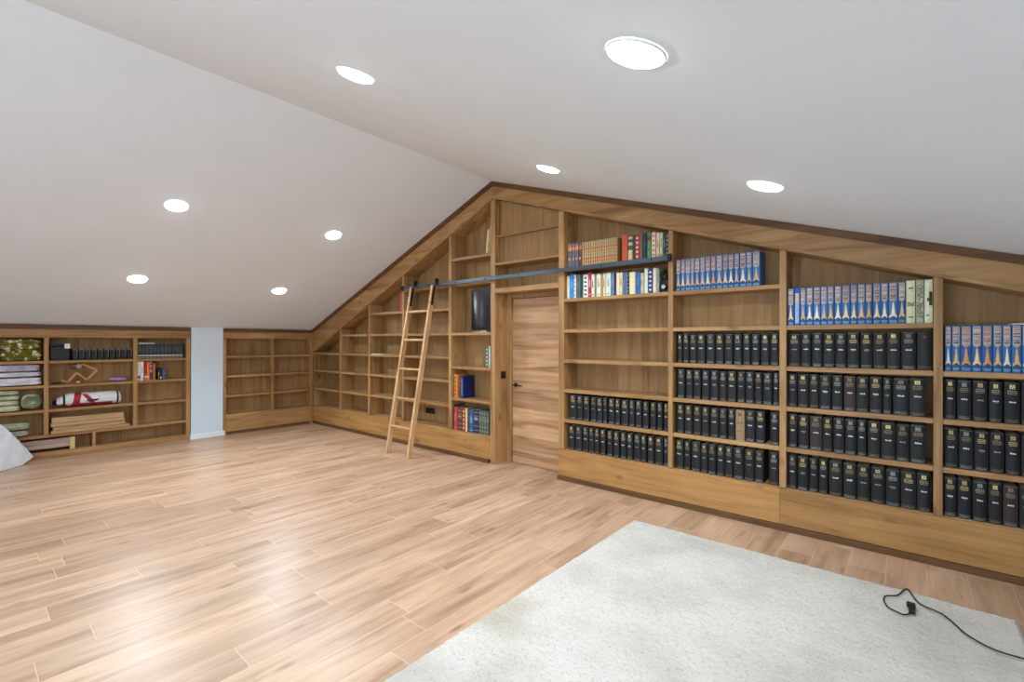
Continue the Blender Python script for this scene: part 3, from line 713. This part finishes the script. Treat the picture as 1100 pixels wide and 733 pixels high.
# black glossy screen on the shelf
t = thing('screen', 'glossy black upright screen in dark frame on the shelf left of the door', 'screen', (3.985, .10, 1.6185))
part('frame', MB().box((0, 0, .030), (.425, .035, .055)).box((0, 0, .525), (.425, .035, .555)).box((0, 0, .055), (.020, .035, .525)).box((.405, 0, .055), (.425, .035, .525)), BLACKP, t, .002)
gl = MB()
gl.grid(lambda u, v: (.020 + .385 * u, .004 - .026 * (1 - (2 * u - 1) ** 2), .055 + .470 * v), 24, 2)
gl.box((.020, .0045, .055), (.405, .030, .525))
part('glass', gl, GLASS_BLK, t, smooth=False)
part('stand', MB().box((.08, -.03, 0), (.345, .08, .010)).box((.17, .012, .010), (.255, .028, .030)), SILVER, t, .002, label='silvery flat foot')

# socket and switch
t = thing('power_socket', 'black power socket on the back of the lowest shelf right of the ladder', 'socket', (2.985, DB - .0005, .487))
part('plate', bx((-.10, -.010, -.042), (.10, 0, .042)), BLACKP, t, .003)
part('outlet', MB().tube((-.045, -.0102, 0), (-.045, -.013, 0), .026, 18).tube((.045, -.0102, 0), (.045, -.013, 0), .026, 18), BLACK, t)
t = thing('light_switch', 'black light switch on the side of the post left of the door', 'switch', (4.4975, .155, 1.088))
part('plate', bx((0, -.045, -.045), (.009, .045, .045)), BLACKP, t, .003)
part('rocker', bx((.0092, -.022, -.028), (.013, .022, .028)), BLACK, t, .001)

# ------------------------------------------------------------------ rail and ladder
t = thing('ladder_rail', 'long blue-grey steel ladder rail fixed across the gable bookcase uprights', 'rail', (0, 0, 0))
part('bar', bx((2.735, -.058, 2.248), (6.690, -.048, 2.294)), RAILM, t, .0015)
for x in (2.728, 6.692):
    part('end_stop', MB().box((x - .016, -.066, 2.236), (x + .016, -.040, 2.306)).tube((x, -.072, 2.271), (x, -.04, 2.271), .020, 14), BLACK, t)
for x in (2.80, 3.69, 4.46, 5.47, 6.665):
    part('standoff', MB().tube((x, -.0478, 2.271), (x, -.0005, 2.271), .011, 12), BLACK, t)
for i in range(8):
    x = 2.78 + .535 * i
    part('bolt', MB().tube((x, -.0582, 2.271), (x, -.0625, 2.271), .0085, 10), BLACK, t)
Lr = thing('rolling_ladder', 'slim oak library ladder with five rungs leaning on the steel rail', 'ladder', (2.99, -.48, 0))
dirv = Vector((.030, .382, 2.27)).normalized(); perp = Vector((0, -dirv.z, dirv.y))
hw = Vector((.018, 0, 0))
for sx in (0.0, .455):
    m = MB(); a = Vector((sx, 0, 0)); b = a + dirv * (2.285); hd = Vector((0, .034, 0)); top = perp * .032
    m.hexa([a - hw - hd, a + hw - hd, a + hw + hd, a - hw + hd, b - hw + top, b + hw + top, b + hw - top, b - hw - top])
    part('stile', m, LADW, Lr, .003)
for z in (.362, .738, 1.127, 1.521, 1.908):
    c = dirv * (z / dirv.z)
    m = MB().bar(c + Vector((.0185, 0, 0)), c + Vector((.4365, 0, 0)), perp * .026, Vector((0, 0, .013)))
    part('rung', m, LADW, Lr, .003)
for sx in (0.0, .455):
    c = dirv * 2.16 + Vector((sx + .0225, 0, 0)); e = dirv * 2.285 + Vector((sx + .0225, 0, 0))
    m = MB().bar(c - dirv * .14, e, perp * .016, Vector((.0035, 0, 0)))
    xs = e.x
    m.box((xs - .002, .388, 2.262), (xs + .012, .412, 2.352)).box((xs - .002, .4121, 2.316), (xs + .012, .440, 2.352))
    for q in (2.06, 2.17): p = dirv * q; m.tube((p.x + sx - .0185, p.y, p.z), (p.x + sx - .024, p.y, p.z), .009, 10)
    for q in (2.06, 2.17): p = dirv * q; m.tube((p.x + sx - .003, p.y - .0335, p.z), (p.x + sx - .003, p.y - .039, p.z), .008, 10)
    h = part('roller_hook', m, BLACK, Lr)
    part('wheel', MB().tube((xs - .020, .427, 2.3255), (xs - .0025, .427, 2.3255), .030, 20), BLACK, h)

# ------------------------------------------------------------------ rug and cable
def rug():
    x0, x1, y0, y1 = 6.610, 8.812, -3.95, -.602; nx, ny = 300, 456
    k = NT('shaggy_wool'); tc = k.n('TexCoord').outputs['Object']
    n1 = k.noise(tc, 2.2, 5, 0.6); n2 = k.noise(tc, 90, 4, 0.7)
    col = k.ramp(n1, [(.3, lin(194, 187, 176)), (.55, lin(212, 206, 196)), (.8, lin(219, 213, 204))])
    col = k.mul(col, k.ramp(n2, [(.30, lin(178, 172, 160)), (.46, (1, 1, 1, 1))]), .7)
    st = k.noise(k.mapping(tc, (1, 1, 1), (3.1, 7.7, 0)), 1.2, 3, .5)
    col = k.mul(col, k.ramp(st, [(.66, (1, 1, 1, 1)), (.76, lin(222, 214, 192))]), .5)
    k.l(col, k.b.inputs['Base Color']); k.b.inputs['Roughness'].default_value = .95; k.b.inputs['Specular IOR Level'].default_value = .1
    k.bump(k.noise(tc, 160, 4, .75), .8, .008)
    m = MB(); N = noise.noise
    def fn(u, v):
        x = x0 + (x1 - x0) * u; y = y0 + (y1 - y0) * v
        e = min(u * 2.2, (1 - u) * 2.2, v * 3.35, (1 - v) * 3.35)
        z = .027 + .0036 * N((x * 75, y * 75, 0)) + .0025 * N((x * 30, y * 30, 5)) + .003 * N((x * 4, y * 4, 9))
        if e < .02: z = .004 + (z - .004) * math.sqrt(max(0, e / .02))
        j = .008 if e < .012 else .003
        return (x + j * N((x * 40, y * 40, 20)), y + j * N((x * 40, y * 40, 30)), max(.003, z))
    m.grid(fn, nx, ny)
    o = link('rug', m.mesh('rug', k.m, smooth=True)); o['label'] = 'large off-white shaggy rug on the plank floor in the foreground'; o['category'] = 'rug'
    # backing skirt so the pile has thickness down to the floor
    part('backing', bx((x0 + .012, y0 + .012, .0005), (x1 - .012, y1 - .012, .0028)), colm((190, 180, 160)), o)
rug()
def tube_path(pts, r, seg=8):
    P = [Vector(p) for p in pts]; out = []
    for i in range(len(P) - 1):
        a, b, c, d = P[max(0, i - 1)], P[i], P[i + 1], P[min(len(P) - 1, i + 2)]
        for k in range(6):
            s = k / 6
            out.append(.5 * ((2 * b) + (c - a) * s + (2 * a - 5 * b + 4 * c - d) * s * s + (3 * b - a - 3 * c + d) * s ** 3))
    out.append(P[-1]); m = MB()
    def fn(u, v):
        i = min(len(out) - 1, int(round(v * (len(out) - 1))))
        d = (out[min(i + 1, len(out) - 1)] - out[max(i - 1, 0)]).normalized(); n = d.cross((0, 0, 1)).normalized(); q = n.cross(d)
        return out[i] + (n * math.cos(2 * PI * u) + q * math.sin(2 * PI * u)) * r
    m.grid(fn, seg, len(out) - 1, wrapu=True)
    return m
zc = .040
cp = [(8.378, -.925), (8.346, -.972), (8.313, -.959), (8.278, -.933), (8.257, -.856), (8.267, -.794), (8.314, -.746), (8.343, -.646), (8.361, -.618), (8.378, -.672), (8.403, -.758), (8.435, -.794), (8.498, -.827), (8.54, -.894), (8.579, -.98), (8.624, -1.032), (8.674, -1.066), (8.724, -1.074), (8.773, -1.071)]
pts = [(x, y, zc) for x, y in cp] + [(8.82, -1.065, .036), (8.87, -1.055, .010), (8.97, -1.06, .0055), (9.10, -1.12, .0055)]
t = thing('power_cable', 'thin black power cable with plug curling over the corner of the rug', 'cable', (0, 0, 0))
part('cord', tube_path(pts, .0042), BLACKP, t, smooth=True)
pg = MB().bar((8.378, -.928, zc + .004), (8.375, -.862, zc + .008), (.013, 0, 0), (0, 0, .010))
pg.bar((8.376, -.8615, zc + .008), (8.374, -.838, zc + .010), (.019, 0, 0), (0, 0, .013))
p_ = part('plug', pg, BLACKP, t, .003)
part('pin', MB().tube((8.365, -.8375, zc + .012), (8.363, -.816, zc + .014), .0025, 8), SILVER, p_); part('pin', MB().tube((8.384, -.8375, zc + .012), (8.384, -.816, zc + .014), .0025, 8), SILVER, p_)

# ------------------------------------------------------------------ clutter in the far left bookcase
def sq(c, e): return math.copysign(abs(c) ** e, c)
def pillow(mb, cx, cy, cz, ax, ay, az, e=.35, amp=.006, seed=0, nu=40, nv=20, freq=14, folds=0):
    def fn(u, v):
        a = 2 * PI * u; b = PI * (v - .5); cb = sq(math.cos(b), e); t = sq(math.sin(b), .6)
        for q in range(folds):                      # creases where the cloth is folded over itself
            c = -1 + 2 * (q + 1) / (folds + 1) + .30 * noise.noise(Vector((cy + ay * math.sin(a), seed * 5.7, q * 3.1)) * 6)
            cb *= 1 - .16 * math.exp(-((t - c) / .13) ** 2)
        p = Vector((cx + ax * cb * sq(math.cos(a), e), cy + ay * cb * sq(math.sin(a), e), cz + az * sq(math.sin(b), .6)))
        n = noise.noise(Vector((p.x * freq, p.y * freq * .6, p.z * freq * 1.6)) + Vector((seed * 7.1, seed * 3.3, 0)))
        return (p.x + amp * n, p.y + amp * .7 * n, p.z + amp * n * .4)
    mb.grid(fn, nu, nv, wrapu=True); return mb
FLORAL = mottle('floral_cotton', [(.20, lin(226, 214, 190)), (.34, lin(206, 186, 172)), (.42, lin(120, 116, 44)), (.7, lin(96, 96, 30))], 15, .9, True, .3)
WHITEC = mottle('white_cotton', [(.35, lin(196, 192, 206)), (.55, lin(226, 226, 236)), (.75, lin(236, 234, 236))], 7, .9, False, .3)
LILC = mottle('lilac_grey_cotton', [(.35, lin(170, 162, 180)), (.6, lin(214, 208, 222))], 8, .9, False, .3)
PALEG = mottle('pale_green_cotton', [(.32, lin(176, 178, 140)), (.55, lin(214, 216, 186)), (.75, lin(226, 226, 204))], 9, .9, False, .3)
SAGE = mottle('sage_towel', [(.32, lin(150, 158, 132)), (.55, lin(186, 194, 168)), (.75, lin(200, 206, 184))], 12, .95, False, .5)
def textile(label, items, mat, group=None, name='folded_textile', cat='bedding', folds=2):
    mb = MB()
    for it in items: pillow(mb, *it[:9], 72, 44, 14, folds)
    me = mb.mesh(name, mat, smooth=True); o = link(name, me)
    o['label'] = label; o['category'] = cat
    if group: o['group'] = group
    return o
textile('folded olive floral duvet with cream flowers, on the top shelf of left bookcase', [(-.10, -3.725, 1.322, .095, .185, .072, .35, .012, 1, 60, 28), (-.10, -3.735, 1.455, .093, .190, .066, .35, .012, 2, 60, 28)], FLORAL)
textile('dark green folded cloth left of the floral duvet', [(-.10, -4.10, 1.36, .09, .16, .11, .4, .010, 3)], mottle('dark_green_cloth', [(.3, lin(44, 56, 36)), (.7, lin(80, 92, 60))], 12, .9))
textile('white folded sheet at the bottom of the white stack', [(-.10, -3.78, .992, .096, .245, .046, .25, .013, 4, 60, 24)], WHITEC, 'white folded bedding')
textile('white folded sheet in the middle of the white stack', [(-.10, -3.79, 1.081, .094, .255, .028, .25, .013, 5, 60, 24)], WHITEC, 'white folded bedding')
textile('lilac-white folded quilt on top of the white stack', [(-.10, -3.79, 1.160, .092, .24, .040, .25, .013, 6, 60, 24)], LILC, 'white folded bedding')
for i, (z, h, y, nm) in enumerate(((.669, .033, -3.935, 'bottom'), (.738, .027, -3.945, 'second lowest'), (.800, .024, -3.94, 'second highest'), (.862, .026, -3.945, 'topmost'))):
    textile('pale green folded sheet, %s of its stack' % nm, [(-.10, y, z, .095, .215, h, .25, .010, 10 + i, 60, 22)], PALEG, 'pale green folded sheets')
sp = MB()
def spiral(u, v):
    a = u * 2 * PI * 3.2; r = .018 + .078 * u; x = -.195 + .185 * v
    n = noise.noise(Vector((math.cos(a) * 3, math.sin(a) * 3, x * 14))) * .006
    return (x, -3.628 + (r + n) * math.cos(a), .736 + (r + n) * math.sin(a) * .95)
sp.grid(spiral, 120, 12)
pillow(sp, -.130, -3.628, .736, .062, .090, .090, .7, .008, 31)
o = link('rolled_textile', sp.mesh('rolled_textile', PALEG, smooth=True)); o['label'] = 'pale green rolled blanket beside the pale green stack'; o['category'] = 'bedding'
textile('sage green folded towel lying on the lowest shelf', [(-.10, -3.80, .350, .09, .150, .034, .4, .006, 20, 48, 20)], SAGE, 'sage towels')
textile('sage green folded towel on top of another towel', [(-.10, -3.81, .439, .09, .175, .042, .4, .006, 21, 48, 20)], SAGE, 'sage towels')

# black cartridges with silver rims in a row, and a black case
t = thing('storage_case', 'black storage case with white tag, left end of the black row', 'case', (-.10, -3.39, 1.2464))
part('shell', bx((-.085, -.075, 0), (.085, .115, .185)), BLACKP, t, .010)
part('lid', bx((-.088, -.078, .1855), (.088, .118, .215)), BLACKP, t, .006)
part('tag', bx((.0885, .060, .155), (.0905, .112, .215)), WHITEP, t, label='white paper tag')
first = None
for i in range(10):
    y = -3.228 + i * .0628
    if first is None:
        first = thing('file_box', '', 'box')
        part('shell', bx((-.08, -.027, 0), (.08, .027, .148)), BLACKP, first, .006)
        hoop = MB()
        def hp(u, v):
            a = PI * (1 - v); c = Vector((.081, .021 * math.cos(a), .125 + .021 * math.sin(a)))
            b = 2 * PI * u; return c + Vector((math.cos(b) * .003, math.sin(b) * .003 * math.cos(a), math.sin(b) * .003 * math.sin(a)))
        hoop.grid(hp, 6, 12, wrapu=True); hoop.box((.0802, .0195, .03), (.083, .0225, .125))
        part('rim', hoop, SILVER, first, smooth=True, label='thin silver rim'); o = first
    else: o = copy_tree(first)
    o.location = (-.09 + random.uniform(-.004, .004), y, 1.2464)
    o['label'] = 'black box with silver rim, %s from left in the row beside the black case' % ORD[i]; o['group'] = 'black boxes in a row'

# dark volumes with white foot bands in the right bay
va = [variant(.045, .208, .15, colm((40 + 6 * (i % 3), 46 + 5 * (i % 3), 50 + 4 * (i % 3))), .004, [rp(.04, .96, .17, .25, T_WHT), rp(.1, .9, .04, .10, T_GRY)] + chunks(rng, .2, .8, .45, .9, colm((70, 76, 82)), 3)) for i in range(4)]
for i in range(12):
    put(va[(i * 7) % 4], -.030, -2.545 + i * .0455, 1.2464, None, 'charcoal volume with white foot band, %s from left beside the black boxes' % ORD[i], 'charcoal volumes with white foot bands', rz=PI / 2)
t = thing('book', 'flat grey book lying on top of the charcoal volumes at left', 'book', (-.105, -2.46, 1.2464 + .2085))
part('cover', MB().box((-.07, -.10, 0), (.07, .10, .003)).box((-.07, -.10, .021), (.07, .10, .024)).box((-.07, -.10, .003), (-.066, .10, .021)), colm((120, 128, 128)), t)
part('page_block', bx((-.0655, -.096, .0031), (.066, .096, .0209)), PAGE, t)
rows = [(-2.570, -2.534, .268, (222, 218, 208), 'foot', (60, 60, 60), 0, 'leftmost white book'), (-2.531, -2.496, .270, (228, 228, 230), 'title', (170, 170, 176), 0, 'second white book'),
 (-2.487, -2.461, .272, (186, 34, 30), 'foot', (230, 220, 200), 0, 'scarlet book'), (-2.459, -2.430, .262, (226, 128, 48), 'foot', (236, 210, 120), 0, 'orange book'),
 (-2.427, -2.398, .258, (190, 140, 150), 'low', (90, 40, 50), (120, 50, 60), 'dusty pink book'), (-2.391, -2.358, .235, (164, 108, 72), None, 0, 0, 'tan brown book'),
 (-2.330, -2.308, .15, (60, 64, 36), 'title', (220, 200, 120), 0, 'short olive book'), (-2.306, -2.281, .17, (22, 26, 48), 'foot', (230, 220, 160), 0, 'short navy book'), (-2.277, -2.238, .168, (52, 76, 124), 'title', (110, 130, 170), 0, 'short blue book')]
mixed(rows, .936, 'second shelf down by the pillar', 'coloured books beside the pillar', d=.14, xw=-.030, rz=PI / 2)

# folded wooden zigzag stand with round head
def zz(y0, z0, y1, z1, x): return MB().bar((x, y0, z0), (x, y1, z1), (.012, 0, 0), Vector((0, -(z1 - z0), (y1 - y0))).normalized() * .013)
t = thing('folding_stand', 'honey-coloured wooden zigzag stand with a round head, on middle shelf', 'stand', (0, 0, 0))
bars = [(-3.352, .985, -3.289, .952), (-3.289, .952, -3.200, 1.072), (-3.200, 1.072, -3.098, .972), (-3.098, .972, -2.999, 1.100), (-2.999, 1.100, -3.155, 1.190)]
HON = wood('honey_wood', lin(170, 116, 62), lin(206, 152, 92), lin(222, 172, 112), 1, .45, False)
for i, b_ in enumerate(bars): part('bar', zz(b_[0], b_[1] + .004, b_[2], b_[3] + .004, -.07 - .026 * (i % 2)), HON, t, .002)
hd = MB(); pillow(hd, -.085, -3.215, 1.165, .030, .062, .036, .9, .002, 2)
part('head', hd, colm((96, 72, 54)), t, smooth=True, label='brown round head')
part('disc', MB().tube((-.062, -3.190, 1.165), (-.044, -3.186, 1.165), .030, 20), SILVER, t, label='silver disc')
mb = MB(); pillow(mb, -.10, -2.775, .968, .045, .094, .026, .6, .004, 9)
o = link('pouch', mb.mesh('pouch', colm((168, 132, 200)), smooth=True)); o['label'] = 'lilac soft pouch lying on the middle shelf'; o['category'] = 'pouch'
mb = MB(); pillow(mb, -.06, -3.40, .953, .03, .05, .012, .7, .003, 12)
o = link('cloth_scrap', mb.mesh('cloth_scrap', colm((52, 34, 26)), smooth=True)); o['label'] = 'small dark brown cloth left of the zigzag stand'; o['category'] = 'cloth'
mb = MB(); pillow(mb, -.045, -3.195, .953, .013, .018, .012, .9, .001, 13)
o = link('bottle_cap', mb.mesh('bottle_cap', WHITEP, smooth=True)); o['label'] = 'small white knob under the zigzag stand'; o['category'] = 'cap'

# white sports bag with red and black straps
def sect(y, r, off=.0): return r
t = thing('sports_bag', 'long white tubular sports bag with red and black bands, below the lilac pouch', 'bag', (-.104, -3.09, .7245))
def bagr(s):      # radius along the bag, s in 0..1
    return .083 * min(1, (max(s, 0.0) / .22) ** .55 if s < .22 else 1) * (1 if s < .96 else math.sqrt(max(0.05, 1 - ((s - .96) / .05) ** 2)))
def bagp(s, a, k=1.0):
    r = max(.004, bagr(s)) * k; y = -.345 + .69 * s
    n = noise.noise(Vector((y * 9, math.cos(a) * 2, math.sin(a) * 2))) * .006
    return (math.cos(a) * (r + n) * .95, y, math.sin(a) * (r + n) - (1 - max(.1, bagr(s) / .083)) * .040)
mb = MB(); mb.grid(lambda u, v: bagp(v, u * 2 * PI), 28, 50, wrapu=True)
mb.poly([bagp(0, i / 28 * 2 * PI) for i in range(28)]); mb.poly([bagp(1, i / 28 * 2 * PI) for i in range(28)])
part('body', mb, colm((222, 222, 222)), t, smooth=True)
def band(s0, s1, a0=0, a1=2 * PI, slant=0.0, k=1.035):
    m_ = MB(); m_.grid(lambda u, v: bagp(s0 + (s1 - s0) * u + slant * v, a0 + (a1 - a0) * v, k), 6, 28); return m_
part('black_band', band(.14, .17), BLACKP, t, smooth=True, label='black band')
part('black_band', band(.925, .955), BLACKP, t, smooth=True, label='black band')
part('end_cap', band(0.0, .055, k=1.03), BLACKP, t, smooth=True, label='black narrow end')
part('red_panel', band(.27, .37, -.6, 1.9, .05), colm((164, 26, 46)), t, smooth=True, label='red panel')
part('red_panel', band(.02, .86, -1.25, -.62, .0), colm((176, 28, 52)), t, smooth=True, label='red lower panel')
part('black_flash', band(.45, .62, -.35, -.05, .05, 1.045), BLACKP, t, smooth=True, label='black flash')
part('red_flash', band(.52, .60, -.6, .9, -.12, 1.04), colm((164, 26, 46)), t, smooth=True, label='red flash')

# boards
bd = [(-3.452, -2.652, .3065, .034, -.008, 'lowest and longest'), (-3.436, -2.705, .3410, .052, -.034, 'second from the bottom'), (-3.456, -2.712, .3936, .044, -.010, 'third from the bottom'), (-3.446, -2.716, .4382, .070, -.030, 'topmost')]
for i, (a, b, z, h, xf, nm) in enumerate(bd):
    t = link('board', bx((-.192, a, z), (xf, b, z + h)).mesh('board', PINE, .006))
    t['label'] = 'rough pine board, %s of the stack on the lowest shelf' % nm; t['category'] = 'board'; t['group'] = 'pine boards on the lowest shelf'
t = thing('pallet', 'small greyish slatted pallet with yellow end block, under the sage towels', 'pallet', (0, 0, .0875))
for z in (.040, .098): part('slat', bx((-.170, -3.95, z), (-.030, -3.2735, z + .054)), GREYP, t, .002)
part('end_block', bx((-.175, -3.273, .0), (-.022, -3.224, .156)), colm((206, 184, 120)), t, .002, label='yellowish end block')
part('foot', bx((-.16, -3.93, 0), (-.05, -3.86, .0395)), GREYP, t)

# crumpled white plastic sack on the floor
def sack():
    m_ = MB(); ap = Vector((.33, -3.985, .640)); base = [(.075, -3.612, .060), (.20, -3.712, 0), (.42, -3.90, 0), (.60, -4.10, 0), (.56, -4.36, 0), (.36, -4.50, 0), (.14, -4.42, 0), (.05, -4.16, 0), (.045, -3.86, .0)]
    nb = len(base)
    def outline(u):
        f = u * nb; i = int(f) % nb; s = f - int(f); s = s * s * (3 - 2 * s) * .35 + s * .65
        return Vector(base[i]).lerp(Vector(base[(i + 1) % nb]), s)
    def fn(u, v):
        b = outline(u); c = Vector((.32, -4.05, 0))
        if v < .12: s = v / .12; p = c.lerp(b, .55 + .45 * s); p.z = b.z * s + .003; amp = .0
        else:
            s = (v - .12) / .88; p = b.lerp(ap, s); bul = math.sin(PI * min(1, s * 1.05)) * .035
            d = Vector((p.x - c.x, p.y - c.y, .25)).normalized(); p = p + d * bul * (0.3 if u < .04 or u > .93 else 1.0); amp = .020 * min(1, s * 5) * (1 - s * .5)
        q = p * 5.5; n1 = noise.noise(q); n2 = abs(noise.noise(p * 11 + Vector((5, 3, 1)))); n3 = abs(noise.noise(p * 24 + Vector((1, 9, 4))))
        r = Vector((p.x - c.x, p.y - c.y, .1)).normalized()
        p = p + r * (n1 * .9 + .6 - n2 * 1.6 - n3 * .25) * amp * .75
        p.z = max(.002, p.z); return p
    m_.grid(fn, 120, 60, wrapu=True)
    k = NT('white_polythene'); tc = k.n('TexCoord').outputs['Object']
    k.l(k.ramp(k.noise(tc, 9, 4), [(.35, lin(222, 230, 240)), (.65, lin(236, 242, 248))]), k.b.inputs['Base Color'])
    k.b.inputs['Roughness'].default_value = .38; k.bump(k.noise(tc, 12, 3, .5, 1.2), .35, .012)
    o = link('plastic_sack', m_.mesh('plastic_sack', k.m, smooth=True)); o['label'] = 'crumpled white plastic sack on the floor at far left'; o['category'] = 'sack'
sack()
